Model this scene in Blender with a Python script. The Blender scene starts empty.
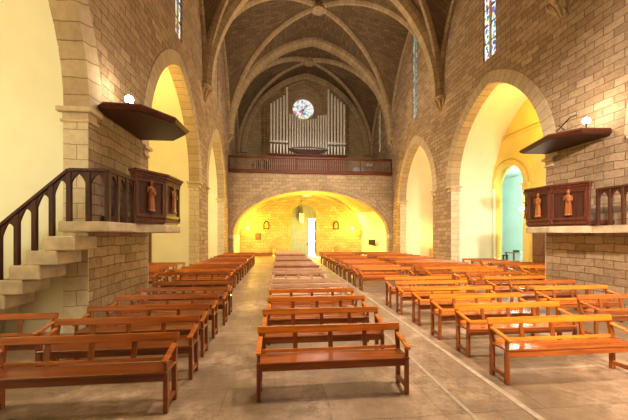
import bpy, bmesh, math, random
from mathutils import Vector, Matrix
random.seed(7)
PI = math.pi
scn = bpy.context.scene
COL = scn.collection
XL, XR = -3.9, 9.05            # nave faces of the side walls
XC = (XL + XR) / 2
WT = 0.47                      # side wall thickness
YG, YF = 25.0, 30.5            # gallery front, far wall
ZI = 4.6                       # arch springing of the side arches
BAYS = [(1.0, 7.02, 8.6), (10.02, 16.1, 8.6), (18.1, 23.3, 8.2)]
Z0, ZK = 9.7, 17.35            # vault springing and crown
VL = [-6.3, 1.5, 9.35, 17.2, YG, YF]

# ------------------------------------------------------------------ materials
def nt(name):
    m = bpy.data.materials.new(name); m.use_nodes = True
    t = m.node_tree; t.nodes.clear()
    o = t.nodes.new('ShaderNodeOutputMaterial'); b = t.nodes.new('ShaderNodeBsdfPrincipled')
    t.links.new(b.outputs[0], o.inputs[0])
    return m, t, b, o
def N(t, kind, **kw):
    n = t.nodes.new(kind)
    for k, v in kw.items():
        if hasattr(n, k): setattr(n, k, v)
        else: n.inputs[k.replace('_', ' ')].default_value = v
    return n
def mixc(t, fac, a, b, mode='MIX'):
    n = t.nodes.new('ShaderNodeMix'); n.data_type = 'RGBA'; n.blend_type = mode
    for s, v in ((0, fac), (6, a), (7, b)):
        if hasattr(v, 'links') or hasattr(v, 'is_linked'): t.links.new(v, n.inputs[s])
        elif s == 0: n.inputs[0].default_value = v
        else: n.inputs[s].default_value = (*v, 1)
    return n.outputs[2]
def ramp(t, src, stops):
    r = t.nodes.new('ShaderNodeValToRGB')
    e = r.color_ramp.elements
    while len(e) < len(stops): e.new(0.5)
    for i, (p, c) in enumerate(stops): e[i].position = p; e[i].color = (*c, 1)
    t.links.new(src, r.inputs[0]); return r.outputs[0]
def flat(name, c, rough=.6, metal=0, noise=.12, scale=6, bump=0, spec=.5):
    m, t, b, o = nt(name)
    tc = N(t, 'ShaderNodeTexCoord'); n = N(t, 'ShaderNodeTexNoise', Scale=scale, Detail=5)
    t.links.new(tc.outputs['Object'], n.inputs['Vector'])
    lo = tuple(x*(1-noise) for x in c); hi = tuple(min(1, x*(1+noise)) for x in c)
    t.links.new(ramp(t, n.outputs[0], [(.3, lo), (.7, hi)]), b.inputs['Base Color'])
    b.inputs['Roughness'].default_value = rough; b.inputs['Metallic'].default_value = metal
    b.inputs['Specular IOR Level'].default_value = spec
    if bump:
        bp = N(t, 'ShaderNodeBump', Strength=bump, Distance=.02); t.links.new(n.outputs[0], bp.inputs['Height'])
        t.links.new(bp.outputs[0], b.inputs['Normal'])
    return m
def stone(name, c1, c2, mortar, bw=.62, rh=.27, ms=.014, off=.5, rough=.9, bump=.5, big=.35, wear=None, spec=.2, grain=7, gm=.6):
    m, t, b, o = nt(name)
    uv = N(t, 'ShaderNodeUVMap')
    nz = N(t, 'ShaderNodeTexNoise', Scale=1.7, Detail=4); t.links.new(uv.outputs[0], nz.inputs['Vector'])
    ad = t.nodes.new('ShaderNodeVectorMath'); ad.operation = 'SCALE'; ad.inputs['Scale'].default_value = .11
    t.links.new(nz.outputs['Color'], ad.inputs[0])
    sm = t.nodes.new('ShaderNodeVectorMath'); t.links.new(uv.outputs[0], sm.inputs[0]); t.links.new(ad.outputs[0], sm.inputs[1])
    k = N(t, 'ShaderNodeTexBrick', offset=off, Scale=1.0)
    k.inputs['Color1'].default_value = (*c1, 1); k.inputs['Color2'].default_value = (*c2, 1); k.inputs['Mortar'].default_value = (*mortar, 1)
    k.inputs['Brick Width'].default_value = bw; k.inputs['Row Height'].default_value = rh
    k.inputs['Mortar Size'].default_value = ms; k.inputs['Mortar Smooth'].default_value = .3
    t.links.new(sm.outputs[0], k.inputs['Vector'])
    n1 = N(t, 'ShaderNodeTexNoise', Scale=.7, Detail=4); t.links.new(uv.outputs[0], n1.inputs['Vector'])
    n2 = N(t, 'ShaderNodeTexNoise', Scale=grain, Detail=8, Roughness=.7); t.links.new(uv.outputs[0], n2.inputs['Vector'])
    c = mixc(t, big, k.outputs[0], ramp(t, n1.outputs[0], [(.3, (.45,)*3), (.7, (1,)*3)]), 'MULTIPLY')
    c = mixc(t, gm, c, ramp(t, n2.outputs[0], [(.32, (.42,)*3), (.62, (1,)*3)]), 'MULTIPLY')
    if wear:
        n3 = N(t, 'ShaderNodeTexNoise', Scale=3.4, Detail=12, Roughness=.82); t.links.new(uv.outputs[0], n3.inputs['Vector'])
        n4 = N(t, 'ShaderNodeTexNoise', Scale=.75, Detail=3); t.links.new(uv.outputs[0], n4.inputs['Vector'])
        pr = t.nodes.new('ShaderNodeMath'); pr.operation = 'MULTIPLY'
        t.links.new(ramp(t, n3.outputs[0], [(.42, (0,)*3), (.62, (.85,)*3)]), pr.inputs[0]); t.links.new(ramp(t, n4.outputs[0], [(.44, (.12,)*3), (.60, (1,)*3)]), pr.inputs[1])
        c = mixc(t, pr.outputs[0], c, wear)
    t.links.new(c, b.inputs['Base Color'])
    b.inputs['Roughness'].default_value = rough; b.inputs['Specular IOR Level'].default_value = spec
    mth = t.nodes.new('ShaderNodeMath'); mth.operation = 'MULTIPLY_ADD'; mth.inputs[1].default_value = -1.0
    t.links.new(k.outputs['Fac'], mth.inputs[0]); t.links.new(n2.outputs[0], mth.inputs[2])
    bp = N(t, 'ShaderNodeBump', Strength=bump, Distance=.03); t.links.new(mth.outputs[0], bp.inputs['Height'])
    t.links.new(bp.outputs[0], b.inputs['Normal'])
    return m
def wood(name, c1, c2, rough=.32, axis=0, coat=.12, spec=.5):
    m, t, b, o = nt(name)
    tc = N(t, 'ShaderNodeTexCoord'); mp = N(t, 'ShaderNodeMapping')
    s = [22, 22, 22]; s[axis] = 1.6; mp.inputs['Scale'].default_value = s
    oi = N(t, 'ShaderNodeObjectInfo')
    t.links.new(tc.outputs['Object'], mp.inputs[0]); t.links.new(oi.outputs['Random'], mp.inputs['Location'])
    n = N(t, 'ShaderNodeTexNoise', Scale=1.0, Detail=5, Distortion=.6); t.links.new(mp.outputs[0], n.inputs['Vector'])
    c = ramp(t, n.outputs[0], [(.32, c2), (.62, c1)])
    n2 = N(t, 'ShaderNodeTexNoise', Scale=3.0, Detail=3); t.links.new(tc.outputs['Object'], n2.inputs['Vector'])
    c = mixc(t, .3, c, ramp(t, n2.outputs[0], [(.35, (.6,)*3), (.65, (1,)*3)]), 'MULTIPLY')
    c = mixc(t, .35, c, ramp(t, oi.outputs['Random'], [(0, (.72,)*3), (1, (1,)*3)]), 'MULTIPLY')
    t.links.new(c, b.inputs['Base Color'])
    b.inputs['Roughness'].default_value = rough; b.inputs['Specular IOR Level'].default_value = spec; b.inputs['Coat Weight'].default_value = coat; b.inputs['Coat Roughness'].default_value = .25
    bp = N(t, 'ShaderNodeBump', Strength=.12, Distance=.01); t.links.new(n.outputs[0], bp.inputs['Height'])
    t.links.new(bp.outputs[0], b.inputs['Normal'])
    return m
def glow(name, c, s):
    m, t, b, o = nt(name)
    b.inputs['Base Color'].default_value = (*c, 1); b.inputs['Emission Color'].default_value = (*c, 1); b.inputs['Emission Strength'].default_value = s
    return m
def stained(name, stops, scale, s):
    m, t, b, o = nt(name)
    tc = N(t, 'ShaderNodeTexCoord'); v = N(t, 'ShaderNodeTexVoronoi', Scale=scale)
    t.links.new(tc.outputs['Object'], v.inputs['Vector'])
    sp = N(t, 'ShaderNodeSeparateColor'); t.links.new(v.outputs['Color'], sp.inputs[0])
    r = t.nodes.new('ShaderNodeValToRGB'); r.color_ramp.interpolation = 'CONSTANT'
    e = r.color_ramp.elements
    while len(e) < len(stops): e.new(.5)
    for i, (p, c) in enumerate(stops): e[i].position = p; e[i].color = (*c, 1)
    t.links.new(sp.outputs[0], r.inputs[0])
    b.inputs['Base Color'].default_value = (.05, .05, .05, 1); b.inputs['Roughness'].default_value = .2
    t.links.new(r.outputs[0], b.inputs['Emission Color']); b.inputs['Emission Strength'].default_value = s
    return m

M = {}
M['wall'] = stone('masonry', (.58, .41, .26), (.38, .255, .15), (.21, .13, .07), bw=.56, rh=.225, ms=.013)
M['jamb'] = stone('lit jamb stone', (.80, .68, .47), (.70, .57, .38), (.42, .31, .18), bw=.9, rh=.30, ms=.010, big=.15, gm=.35)  # paler than the wall: chapel lamp light painted into the jambs
M['wallf'] = stone('far masonry', (.60, .45, .24), (.46, .33, .17), (.28, .19, .09), bw=.5, rh=.27, ms=.013)
M['gal'] = stone('pale masonry', (.56, .41, .25), (.40, .28, .165), (.24, .16, .09), bw=.5, rh=.27, ms=.013)
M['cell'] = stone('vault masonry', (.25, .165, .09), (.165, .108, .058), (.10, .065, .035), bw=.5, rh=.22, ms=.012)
M['vous'] = stone('arch stone', (.62, .48, .31), (.52, .39, .25), (.27, .19, .11), bw=.34, rh=40, ms=.012, off=0, big=.2, gm=.35)
M['rib'] = stone('rib stone', (.56, .41, .235), (.46, .33, .185), (.22, .15, .08), bw=.42, rh=40, ms=.012, off=0, big=.2)
M['trim'] = flat('carved stone', (.58, .45, .29), .85, noise=.2, scale=5, bump=.3, spec=.2)
M['slab'] = flat('pale stone slab', (.50, .39, .25), .8, noise=.22, scale=4, bump=.3, spec=.2)
M['plaster'] = flat('cream plaster', (.87, .84, .62), .95, noise=.04, scale=1.2, spec=.1)
M['plasterR'] = flat('pale plaster', (.88, .80, .60), .95, noise=.04, scale=1.2, spec=.1)
M['yplaster'] = flat('yellow plaster', (.86, .68, .20), .95, noise=.06, scale=1.2, spec=.1)
M['tealwall'] = flat('teal lit plaster', (.72, .86, .80), .95, noise=.05, scale=1.0, spec=.1)  # the cool lamp's tint is painted into the plaster colour
M['floor'] = stone('flagstones', (.34, .21, .115), (.23, .14, .075), (.14, .085, .045), bw=1.25, rh=.86, ms=.008, rough=.45, bump=.25, big=.5, wear=(.56, .385, .245), spec=.4)
M['kerb'] = stone('aisle border stone', (.50, .38, .255), (.42, .31, .20), (.24, .17, .1), bw=1.6, rh=9, ms=.012, rough=.5, bump=.2, spec=.4)
M['pave'] = flat('street paving', (.8, .78, .72), .8)
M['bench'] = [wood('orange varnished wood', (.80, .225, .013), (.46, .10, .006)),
              wood('dimmed red brown wood', (.48, .12, .012), (.22, .048, .005)),  # darker variant; dim light on the left benches is painted in
              wood('light washed pale wood', (.74, .45, .27), (.58, .30, .15), rough=.35)]  # pale copy: window light washing the benches is painted into the wood
M['seat'] = [wood('varnished seat wood', (.40, .095, .009), (.20, .042, .004), rough=.26), wood('dimmed varnished seat wood', (.22, .05, .006), (.11, .024, .003), rough=.28)]  # second seat wood has the same dimness painted in as the red brown
M['benchv'] = wood('shaded upright wood', (.31, .075, .008), (.15, .033, .004), axis=2)  # darker copy for uprights, with the shade on bench sides painted in
M['dark'] = wood('dark walnut', (.085, .026, .010), (.04, .012, .005), rough=.55, axis=2, coat=0, spec=.2)
M['pulpit'] = wood('dark red walnut', (.13, .030, .011), (.06, .014, .006), rough=.45, axis=2, coat=0, spec=.3)
M['panelw'] = wood('inset walnut panel', (.075, .020, .009), (.035, .010, .005), rough=.5, axis=2, coat=0, spec=.25)
M['carve'] = wood('carved golden wood', (.38, .12, .028), (.24, .065, .015), rough=.4, axis=2, coat=0, spec=.35)
M['gwood'] = wood('gallery mahogany', (.16, .042, .015), (.08, .02, .008), rough=.55, coat=0, spec=.25)
M['brown'] = wood('brown door wood', (.22, .08, .025), (.12, .04, .015), rough=.5, axis=2)
M['pipe'] = flat('tin organ pipe', (.82, .79, .73), .35, metal=.25, noise=.1)
M['mouth'] = flat('dark pipe mouth', (.05, .04, .03), .6)
M['rail'] = flat('pale baluster', (.30, .17, .11), .5)
M['iron'] = flat('black iron', (.03, .028, .026), .5, metal=.6)
M['door'] = flat('grey green painted door', (.24, .30, .36), .55, noise=.12, scale=3)
M['gold'] = flat('gilded wood', (.75, .48, .10), .4, metal=.5, noise=.2)
M['bronze'] = flat('dark bronze', (.07, .035, .015), .5, metal=0, noise=.3)
M['paint'] = flat('dim painted panel', (.35, .20, .07), .6, noise=.6, scale=9)
M['bulb'] = glow('lit bulb', (1, .93, .75), 30)
M['bulbc'] = glow('lit cool bulb', (.85, 1, .95), 14)
M['bulby'] = glow('lit yellow bulb', (1, .80, .35), 12)
M['blue'] = flat('blue cloth', (.22, .28, .42), .9)
M['white'] = flat('white cloth', (.8, .78, .74), .9)
M['lglass'] = flat('frosted lantern glass', (.85, .85, .78), .15)
M['lanc'] = stained('lancet stained glass', [(0, (.04, .09, .35)), (.2, (.75, .85, .8)), (.42, (.05, .35, .2)), (.55, (.8, .65, .2)), (.68, (.85, .9, .95)), (.84, (.5, .06, .05)), (.92, (.1, .3, .6))], 9, .9)
M['lancd'] = stained('green blue stained glass', [(0, (.03, .08, .2)), (.3, (.10, .30, .16)), (.55, (.25, .5, .5)), (.75, (.6, .7, .4)), (.9, (.05, .2, .4))], 7, .6)
M['rose'] = stained('pale rose glass', [(0, (1, 1, .95)), (.5, (.9, .97, 1)), (.6, (.12, .6, .4)), (.72, (.8, .15, .4)), (.80, (.08, .3, .65)), (.88, (.85, .7, .15))], 4.5, .5)
M['glassd'] = flat('grey transom glass', (.25, .27, .24), .12)

# ------------------------------------------------------------------ helpers
def box_uv(me):
    uv = me.uv_layers.new(name='UVMap') if not me.uv_layers else me.uv_layers[0]
    for p in me.polygons:
        n = p.normal; a = (abs(n.x), abs(n.y), abs(n.z)); k = a.index(max(a))
        for li in p.loop_indices:
            v = me.vertices[me.loops[li].vertex_index].co
            uv.data[li].uv = (v.y, v.z) if k == 0 else ((v.x, v.z) if k == 1 else (v.x, v.y))
def link(name, me, mat, parent=None):
    o = bpy.data.objects.new(name, me); COL.objects.link(o)
    if mat: me.materials.append(mat)
    if parent: o.parent = parent
    return o
def obj(name, bm, mat, parent=None, smooth=False, keepuv=False):
    if not keepuv: bmesh.ops.recalc_face_normals(bm, faces=bm.faces)
    me = bpy.data.meshes.new(name); bm.to_mesh(me); bm.free()
    if smooth:
        me.polygons.foreach_set('use_smooth', [True]*len(me.polygons))
        try: me.set_sharp_from_angle(angle=math.radians(40))
        except Exception: pass
    if not keepuv: box_uv(me)
    return link(name, me, mat, parent)
def struct(o): o['kind'] = 'structure'; return o
def tag(o, label, cat, group=None):
    o['label'] = label; o['category'] = cat
    if group: o['group'] = group
    return o
def thing(name, label, cat, loc=(0, 0, 0), group=None):
    o = bpy.data.objects.new(name, None); COL.objects.link(o); o.location = loc
    o.empty_display_size = .2
    return tag(o, label, cat, group)
def nb(): return bmesh.new()
def box(bm, x0, x1, y0, y1, z0, z1, bev=0, mat=None):
    vs = [bm.verts.new((x, y, z)) for z in (z0, z1) for y in (y0, y1) for x in (x0, x1)]
    fs = [bm.faces.new([vs[i] for i in q]) for q in ((0, 2, 3, 1), (4, 5, 7, 6), (0, 1, 5, 4), (2, 6, 7, 3), (0, 4, 6, 2), (1, 3, 7, 5))]
    if bev:
        es = list({e for f in fs for e in f.edges})
        bmesh.ops.bevel(bm, geom=es, offset=bev, segments=1, affect='EDGES', profile=.5)
    return bm
def bar(bm, p, q, w, h, up=(0, 0, 1), bev=0):
    p, q = Vector(p), Vector(q); d = (q-p).normalized(); s = d.cross(Vector(up))
    if s.length < 1e-4: s = d.cross(Vector((0, 1, 0)))
    s.normalize(); u = s.cross(d)
    vs = []
    for c in (p, q):
        for a, b2 in ((-1, -1), (1, -1), (1, 1), (-1, 1)): vs.append(bm.verts.new(c + s*a*w/2 + u*b2*h/2))
    fs = [bm.faces.new([vs[i] for i in f]) for f in ((3, 2, 1, 0), (4, 5, 6, 7), (0, 1, 5, 4), (1, 2, 6, 5), (2, 3, 7, 6), (3, 0, 4, 7))]
    if bev: bmesh.ops.bevel(bm, geom=list({e for f in fs for e in f.edges}), offset=bev, segments=1, affect='EDGES', profile=.5)
    return bm
def lathe(bm, prof, c=(0, 0, 0), n=14, a0=0, a1=2*PI, sx=1, sy=1):
    full = abs(a1-a0-2*PI) < 1e-6; k = n if full else n+1; rings = []
    for r, z in prof:
        rings.append([bm.verts.new((c[0]+sx*r*math.cos(a0+(a1-a0)*i/n), c[1]+sy*r*math.sin(a0+(a1-a0)*i/n), c[2]+z)) for i in range(k)])
    for A, B in zip(rings, rings[1:]):
        for i in range(n): bm.faces.new((A[i], A[(i+1) % k], B[(i+1) % k], B[i]))
    for R, fl in ((rings[0], True), (rings[-1], False)):
        try: bm.faces.new(R[::-1] if fl else R)
        except Exception: pass
    return bm
def tube(bm, pts, rad, n=8):
    pts = [Vector(p) for p in pts]; rings = []
    for i, p in enumerate(pts):
        d = (pts[min(i+1, len(pts)-1)] - pts[max(i-1, 0)]).normalized()
        s = d.cross(Vector((0, 0, 1)));
        if s.length < 1e-3: s = d.cross(Vector((1, 0, 0)))
        s.normalize(); u = s.cross(d); r = rad[i] if isinstance(rad, (list, tuple)) else rad
        rings.append([bm.verts.new(p + (s*math.cos(2*PI*k/n) + u*math.sin(2*PI*k/n))*r) for k in range(n)])
    for A, B in zip(rings, rings[1:]):
        for k in range(n): bm.faces.new((A[k], A[(k+1) % n], B[(k+1) % n], B[k]))
    bm.faces.new(rings[0][::-1]); bm.faces.new(rings[-1]); return bm
def prism(bm, poly, lo, hi, f):
    """extrude polygon [(a,b)..] from c=lo to c=hi, f maps (a,b,c) to world"""
    A = [bm.verts.new(f(a, b, lo)) for a, b in poly]; B = [bm.verts.new(f(a, b, hi)) for a, b in poly]
    n = len(poly); bm.faces.new(A[::-1]); bm.faces.new(B)
    for i in range(n): bm.faces.new((A[i], A[(i+1) % n], B[(i+1) % n], B[i]))
    return bm
def arch(s, r, n=14):
    """pointed (r>=s) or elliptical arch, points from (-s,0) over (0,r) to (s,0)"""
    L = []
    if r >= s:
        R = (s*s + r*r)/(2*s); c = -s + R; te = math.acos(max(-1, min(1, -c/R)))
        for i in range(n+1):
            th = PI + (te-PI)*i/n; L.append((c + R*math.cos(th), R*math.sin(th)))
    else:
        for i in range(n+1):
            th = PI - PI/2*i/n; L.append((s*math.cos(th), r*math.sin(th)))
    return L + [(-x, z) for x, z in reversed(L[:-1])]
def arch_hole(c, s, z_low, zs, r, n=14):
    return [(c-s, z_low)] + [(c+x, zs+z) for x, z in arch(s, r, n)] + [(c+s, z_low)]
def plate(outline, holes, thick):
    """2D shape with holes, extruded: returns list of (verts, faces) in local (a,b,c), c in 0..thick"""
    cu = bpy.data.curves.new('tmp', 'CURVE'); cu.dimensions = '2D'; cu.fill_mode = 'BOTH'; cu.extrude = thick/2
    for poly in [outline] + holes:
        s = cu.splines.new('POLY'); s.points.add(len(poly)-1); s.use_cyclic_u = True
        for p, (a, b) in zip(s.points, poly): p.co = (a, b, 0, 1)
    o = bpy.data.objects.new('tmp', cu); COL.objects.link(o)
    bpy.context.view_layer.update()
    dg = bpy.context.evaluated_depsgraph_get()
    me = bpy.data.meshes.new_from_object(o.evaluated_get(dg))
    bpy.data.objects.remove(o); bpy.data.curves.remove(cu)
    return me
def plate_obj(name, outline, holes, thick, f, mat, parent=None):
    me = plate(outline, holes, thick)
    for v in me.vertices: v.co = f(v.co.x, v.co.y, v.co.z + thick/2)
    bm = nb(); bm.from_mesh(me); bpy.data.meshes.remove(me)
    bmesh.ops.remove_doubles(bm, verts=bm.verts, dist=1e-4)
    return obj(name, bm, mat, parent)
def rect(a0, a1, b0, b1): return [(a0, b0), (a1, b0), (a1, b1), (a0, b1)]
def sweep(bm, path, B, prof, inward, closed_ends=True):
    """path of Vectors, B constant binormal, prof [(b,n)], inward(point)->unit vector for +n; UV=(length, profile length)"""
    uvl = bm.loops.layers.uv.verify()
    rings = []; L = 0; Ls = []
    for i, p in enumerate(path):
        if i: L += (p-path[i-1]).length
        Ls.append(L)
        d = (path[min(i+1, len(path)-1)] - path[max(i-1, 0)]).normalized()
        nrm = d.cross(B).normalized()
        if nrm.dot(inward) < 0 and i == 0: sgn = -1
        elif i == 0: sgn = 1
        rings.append([bm.verts.new(p + B*b + nrm*sgn*n) for b, n in prof])
    k = len(prof); pl = [0]
    for j in range(k): pl.append(pl[-1] + math.dist(prof[j], prof[(j+1) % k]))
    for i in range(len(rings)-1):
        for j in range(k):
            f = bm.faces.new((rings[i][j], rings[i][(j+1) % k], rings[i+1][(j+1) % k], rings[i+1][j]))
            for lp, u in zip(f.loops, ((Ls[i], pl[j]), (Ls[i], pl[j+1]), (Ls[i+1], pl[j+1]), (Ls[i+1], pl[j]))): lp[uvl].uv = u
    for R in (rings[0], rings[-1]):
        try: bm.faces.new(R)
        except Exception: pass
    return bm
def fin(name, bm, mat, parent=None, smooth=False):
    bmesh.ops.recalc_face_normals(bm, faces=bm.faces)
    return obj(name, bm, mat, parent, smooth, keepuv=True)
tn = [0]
def trim(bm, mat, keepuv=False):
    tn[0] += 1
    return struct((fin if keepuv else obj)('trim_%d' % tn[0], bm, mat))
def dupe(root, name=None):
    r = root.copy(); COL.objects.link(r)
    for ch in root.children:
        c = ch.copy(); COL.objects.link(c); c.parent = r
        for g in ch.children:
            d = g.copy(); COL.objects.link(d); d.parent = c
    return r

# ------------------------------------------------------------------ shell
bm = nb(); box(bm, -9, 20, -7, 31.3, -.3, 0); struct(obj('floor', bm, M['floor']))
bm = nb(); box(bm, XL-.5, XR+.5, -6.8, -6.3, -.3, 18.6); struct(obj('wall_choir', bm, M['wall']))
bm = nb(); box(bm, -20, 25, 31.3, 60, -.3, -.01); struct(obj('ground', bm, M['pave']))
bm = nb(); box(bm, 2.78, 2.86, -3, 24.4, -.02, .006); box(bm, 2.10, 2.15, -3, 24.4, -.02, .004); trim(bm, M['kerb'])

WIN = [13.0, 20.75, 28.3]
def lancet(yc, zb, s=.42, h=5.2): return arch_hole(yc, s, zb, zb+h, .75, 6)
for side, X, sg in (('left', XL, -1), ('right', XR, 1)):
    f = (lambda a, b, c, X=X, sg=sg: Vector((X+sg*c, a, b)))
    holes = [arch_hole((a+b)/2, (b-a)/2, -.15, ZI, zt-ZI) for a, b, zt in BAYS]
    holes += [lancet(WIN[0], 9.7), lancet(WIN[1], 9.9, .36), lancet(WIN[2], 9.6, .33, 3.2)]
    struct(plate_obj('wall_'+side, rect(-7, YF+.01, -.3, 18.6), holes, WT, f, M['wall']))
    # arch rings
    for a, b, zt in BAYS:
        bm = nb(); c, s = (a+b)/2, (b-a)/2
        path = [Vector((X, c+y, ZI+z)) for y, z in arch(s, zt-ZI, 16)]
        prof = [(sg*(WT-.01), .012), (-sg*.022, .012), (-sg*.022, -.48), (sg*.1, -.48)]
        B = Vector((1, 0, 0))
        uvl = bm.loops.layers.uv.verify()
        sweep(bm, path, B, prof, Vector((0, 1, 0)))
        trim(bm, M['vous'], True)
        for e, d in ((a, 1), (b, -1)):
            bm = nb(); y0, y1 = sorted((e, e+d*.018)); x0, x1 = sorted((X-sg*.006, X+sg*(WT-.005)))
            box(bm, x0, x1, y0, y1, -.05, ZI-.3); trim(bm, M['jamb'])  # linings added to carry the painted lamp light
        # impost mouldings on both jambs
        for e, d in ((a, -1), (b, 1)):
            bm = nb()
            for z0, z1, p in ((ZI-.30, ZI-.24, .05), (ZI-.24, ZI-.10, .02), (ZI-.10, ZI, .10)):
                y0, y1 = sorted((e - d*p, e + d*(.28+p)))
                x0, x1 = sorted((X - sg*p, X + sg*(WT+p)))
                box(bm, x0, x1, y0, y1, z0, z1, .012)
            trim(bm, M['trim'])
# chapels: plastered shells, a barrel vault square to the nave
def chapel(side, X, sg, a, b, zt, depth, mat, endmat, endhole=None, lo=0):
    bm = nb(); c, s = (a+b)/2, (b-a)/2
    prof = [(c-s, 0)] + [(c+y, ZI+z) for y, z in arch(s, zt-ZI, 16)] + [(c+s, 0)]
    x0, x1 = X+sg*WT*.999, X+sg*depth
    A = [bm.verts.new((x0, y, z)) for y, z in prof]; Bv = [bm.verts.new((x1, y, z)) for y, z in prof]
    for i in range(len(prof)-1): bm.faces.new((A[i], A[i+1], Bv[i+1], Bv[i]))
    o = struct(obj('wall_%s_chapel' % side, bm, mat, smooth=True))
    f = (lambda p, q, r: Vector((x1+sg*r, p, q)))
    struct(plate_obj('wall_%s_chapel_back' % side, [(y, z-.1 if z == 0 else z) for y, z in prof], endhole or [], .4, f, endmat))
chapel('left', XL, -1, *BAYS[0], 4.2, M['plaster'], M['plaster'])
chapel('left', XL, -1, *BAYS[1], 3.6, M['plaster'], M['plaster'])
chapel('left', XL, -1, *BAYS[2], 3.6, M['plaster'], M['plaster'])
chapel('right', XR, 1, *BAYS[0], 2.4, M['plasterR'], M['plasterR'])
chapel('right', XR, 1, *BAYS[1], 2.42, M['plasterR'], M['yplaster'], [arch_hole(14.93, 1.05, .05, 4.45, 1.05)])
chapel('right', XR, 1, *BAYS[2], 2.7, M['plasterR'], M['plasterR'])
# right chapel: string course, arch mouldings, pilaster capitals, passage and the blue green room behind
XB = XR+2.42
bm = nb(); box(bm, XB-.10, XB, 10.9, 15.6, 7.02, 7.10, .01); box(bm, XB-.06, XB, 10.9, 15.6, 6.86, 6.93, .01); trim(bm, M['yplaster'])
for r0, r1, d in ((1.05, 1.28, .10), (1.38, 1.62, .07)):
    bm = nb(); path = [Vector((XB, 14.93+y, 4.45+z)) for y, z in arch(r0, r0-1e-6, 14)]
    sweep(bm, path, Vector((1, 0, 0)), [(0.0, 0), (-d, 0), (-d, -(r1-r0)), (0, -(r1-r0))], Vector((0, 1, 0))); trim(bm, M['yplaster'], True)
for y0, y1 in ((13.55, 13.9), (15.96, 16.09)):
    bm = nb()
    for p, z0, z1 in ((0, 0, 4.15), (.05, 4.15, 4.2), (.02, 4.2, 4.36), (.08, 4.36, 4.45)): box(bm, XB-.12-p, XB+.02, y0-p*.4, min(y1+p, 16.1), z0, z1, .01)
    trim(bm, M['yplaster'] if y0 < 14 else M['plasterR'])
bm = nb(); box(bm, XB+.4, XB+6.2, 12.0, 27.0, 0, 6.4)
for f in list(bm.faces):
    if f.calc_center_median().x < XB+.5 or f.calc_center_median().z < .1: bm.faces.remove(f)
struct(obj('wall_right_room', bm, M['tealwall']))
# room face of the chapel wall with the same arched opening
f = (lambda p, q, r: Vector((XB+.395+.02*r, p, q)))
struct(plate_obj('wall_right_room_side', rect(12.0, 27.0, 0, 6.4), [arch_hole(14.93, 1.05, .05, 4.45, 1.05)], .1, f, M['tealwall']))

# far wall with door and rose
RX, RZ, RR = 2.26, 14.03, 1.02
DX, DW = 2.31, 1.22
circ = lambda r, n=40: [(RX+r*math.cos(2*PI*i/n), RZ+r*math.sin(2*PI*i/n)) for i in range(n)]
f = (lambda a, b, c: Vector((a, YF+c, b)))
struct(plate_obj('wall_far', rect(-6, 11, -.3, 18.6), [arch_hole(DX, DW, -.15, 3.75, 1.2), circ(RR+.02)], .75, f, M['wallf']))
bm = nb(); box(bm, -5.5, DX-DW-.02, YF-.03, YF, 0, .35, .01); box(bm, DX+DW+.02, 10.5, YF-.03, YF, 0, .35, .01)
o = struct(obj('baseboard_far', bm, M['brown']))
# rose window: stepped rings, tracery, glass
bm = nb()
for r0, r1, d in ((RR, RR+.22, .07), (RR+.24, RR+.48, .13), (RR+.50, RR+.80, .19), (RR+.82, RR+.98, .26)):
    path = [Vector((x, YF, z)) for x, z in circ(r0)]; path.append(path[0].copy())
    sweep(bm, path, Vector((0, 1, 0)), [(0.0, 0), (-d, 0), (-d, r1-r0), (0, r1-r0)], Vector((1, 0, 0)))
trim(bm, M['rib'], True)
rw = bpy.data.objects.new('window_1', None); COL.objects.link(rw); rw.location = (RX, YF+.3, RZ); struct(rw)
bm = nb(); prism(bm, [(1.03*math.cos(2*PI*i/40), 1.03*math.sin(2*PI*i/40)) for i in range(40)], 0, .03, lambda a, b, c: Vector((a, c, b)))
obj('pane', bm, M['rose'], rw)
bm = nb()
for i in range(6):
    a = PI*i/6 + .2
    bar(bm, (-1.03*math.cos(a), -.02, -1.03*math.sin(a)), (1.03*math.cos(a), -.02, 1.03*math.sin(a)), .02, .03, up=(0, 1, 0))
obj('glazing_bar', bm, M['iron'], rw)
# gabled hood over the rose
bm = nb()
for sx in (-1, 1):
    pts = [(RX+sx*1.75, YF-.12, 15.75), (RX+sx*.95, YF-.12, 16.2), (RX, YF-.12, 16.6)]
    for p, q in zip(pts, pts[1:]): bar(bm, p, q, .24, .14)
    box(bm, RX+sx*1.75-.16, RX+sx*1.75+.16, YF-.3, YF, 15.35, 15.8, .02)
trim(bm, M['rib'])

# lancet windows
wn = [1]
for X, sg in ((XL, -1), (XR, 1)):
    for i, (yc, zb, s, h) in enumerate(((WIN[0], 9.7, .42, 5.2), (WIN[1], 9.9, .36, 5.2), (WIN[2], 9.6, .33, 3.2))):
        wn[0] += 1
        w = bpy.data.objects.new('window_%d' % wn[0], None); COL.objects.link(w); w.location = (X+sg*.09, yc, zb); struct(w)
        bm = nb(); prism(bm, arch_hole(0, s+.01, 0, h, .76, 6), 0, .02, lambda a, b, c: Vector((c*sg, a, b)))
        obj('pane', bm, M['lanc' if (i == 0) else 'lancd'], w)
        bm = nb(); box(bm, -.06, .06, -.055, .055, 0, h+.7, .01)
        obj('mullion', bm, M['trim'], w)
        bm = nb()
        for k in range(1, int(h/.75)+1): box(bm, -.015-sg*.02, .015-sg*.02, -s, s, k*.75-.012, k*.75+.012)
        obj('saddle_bar', bm, M['iron'], w)

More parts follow.
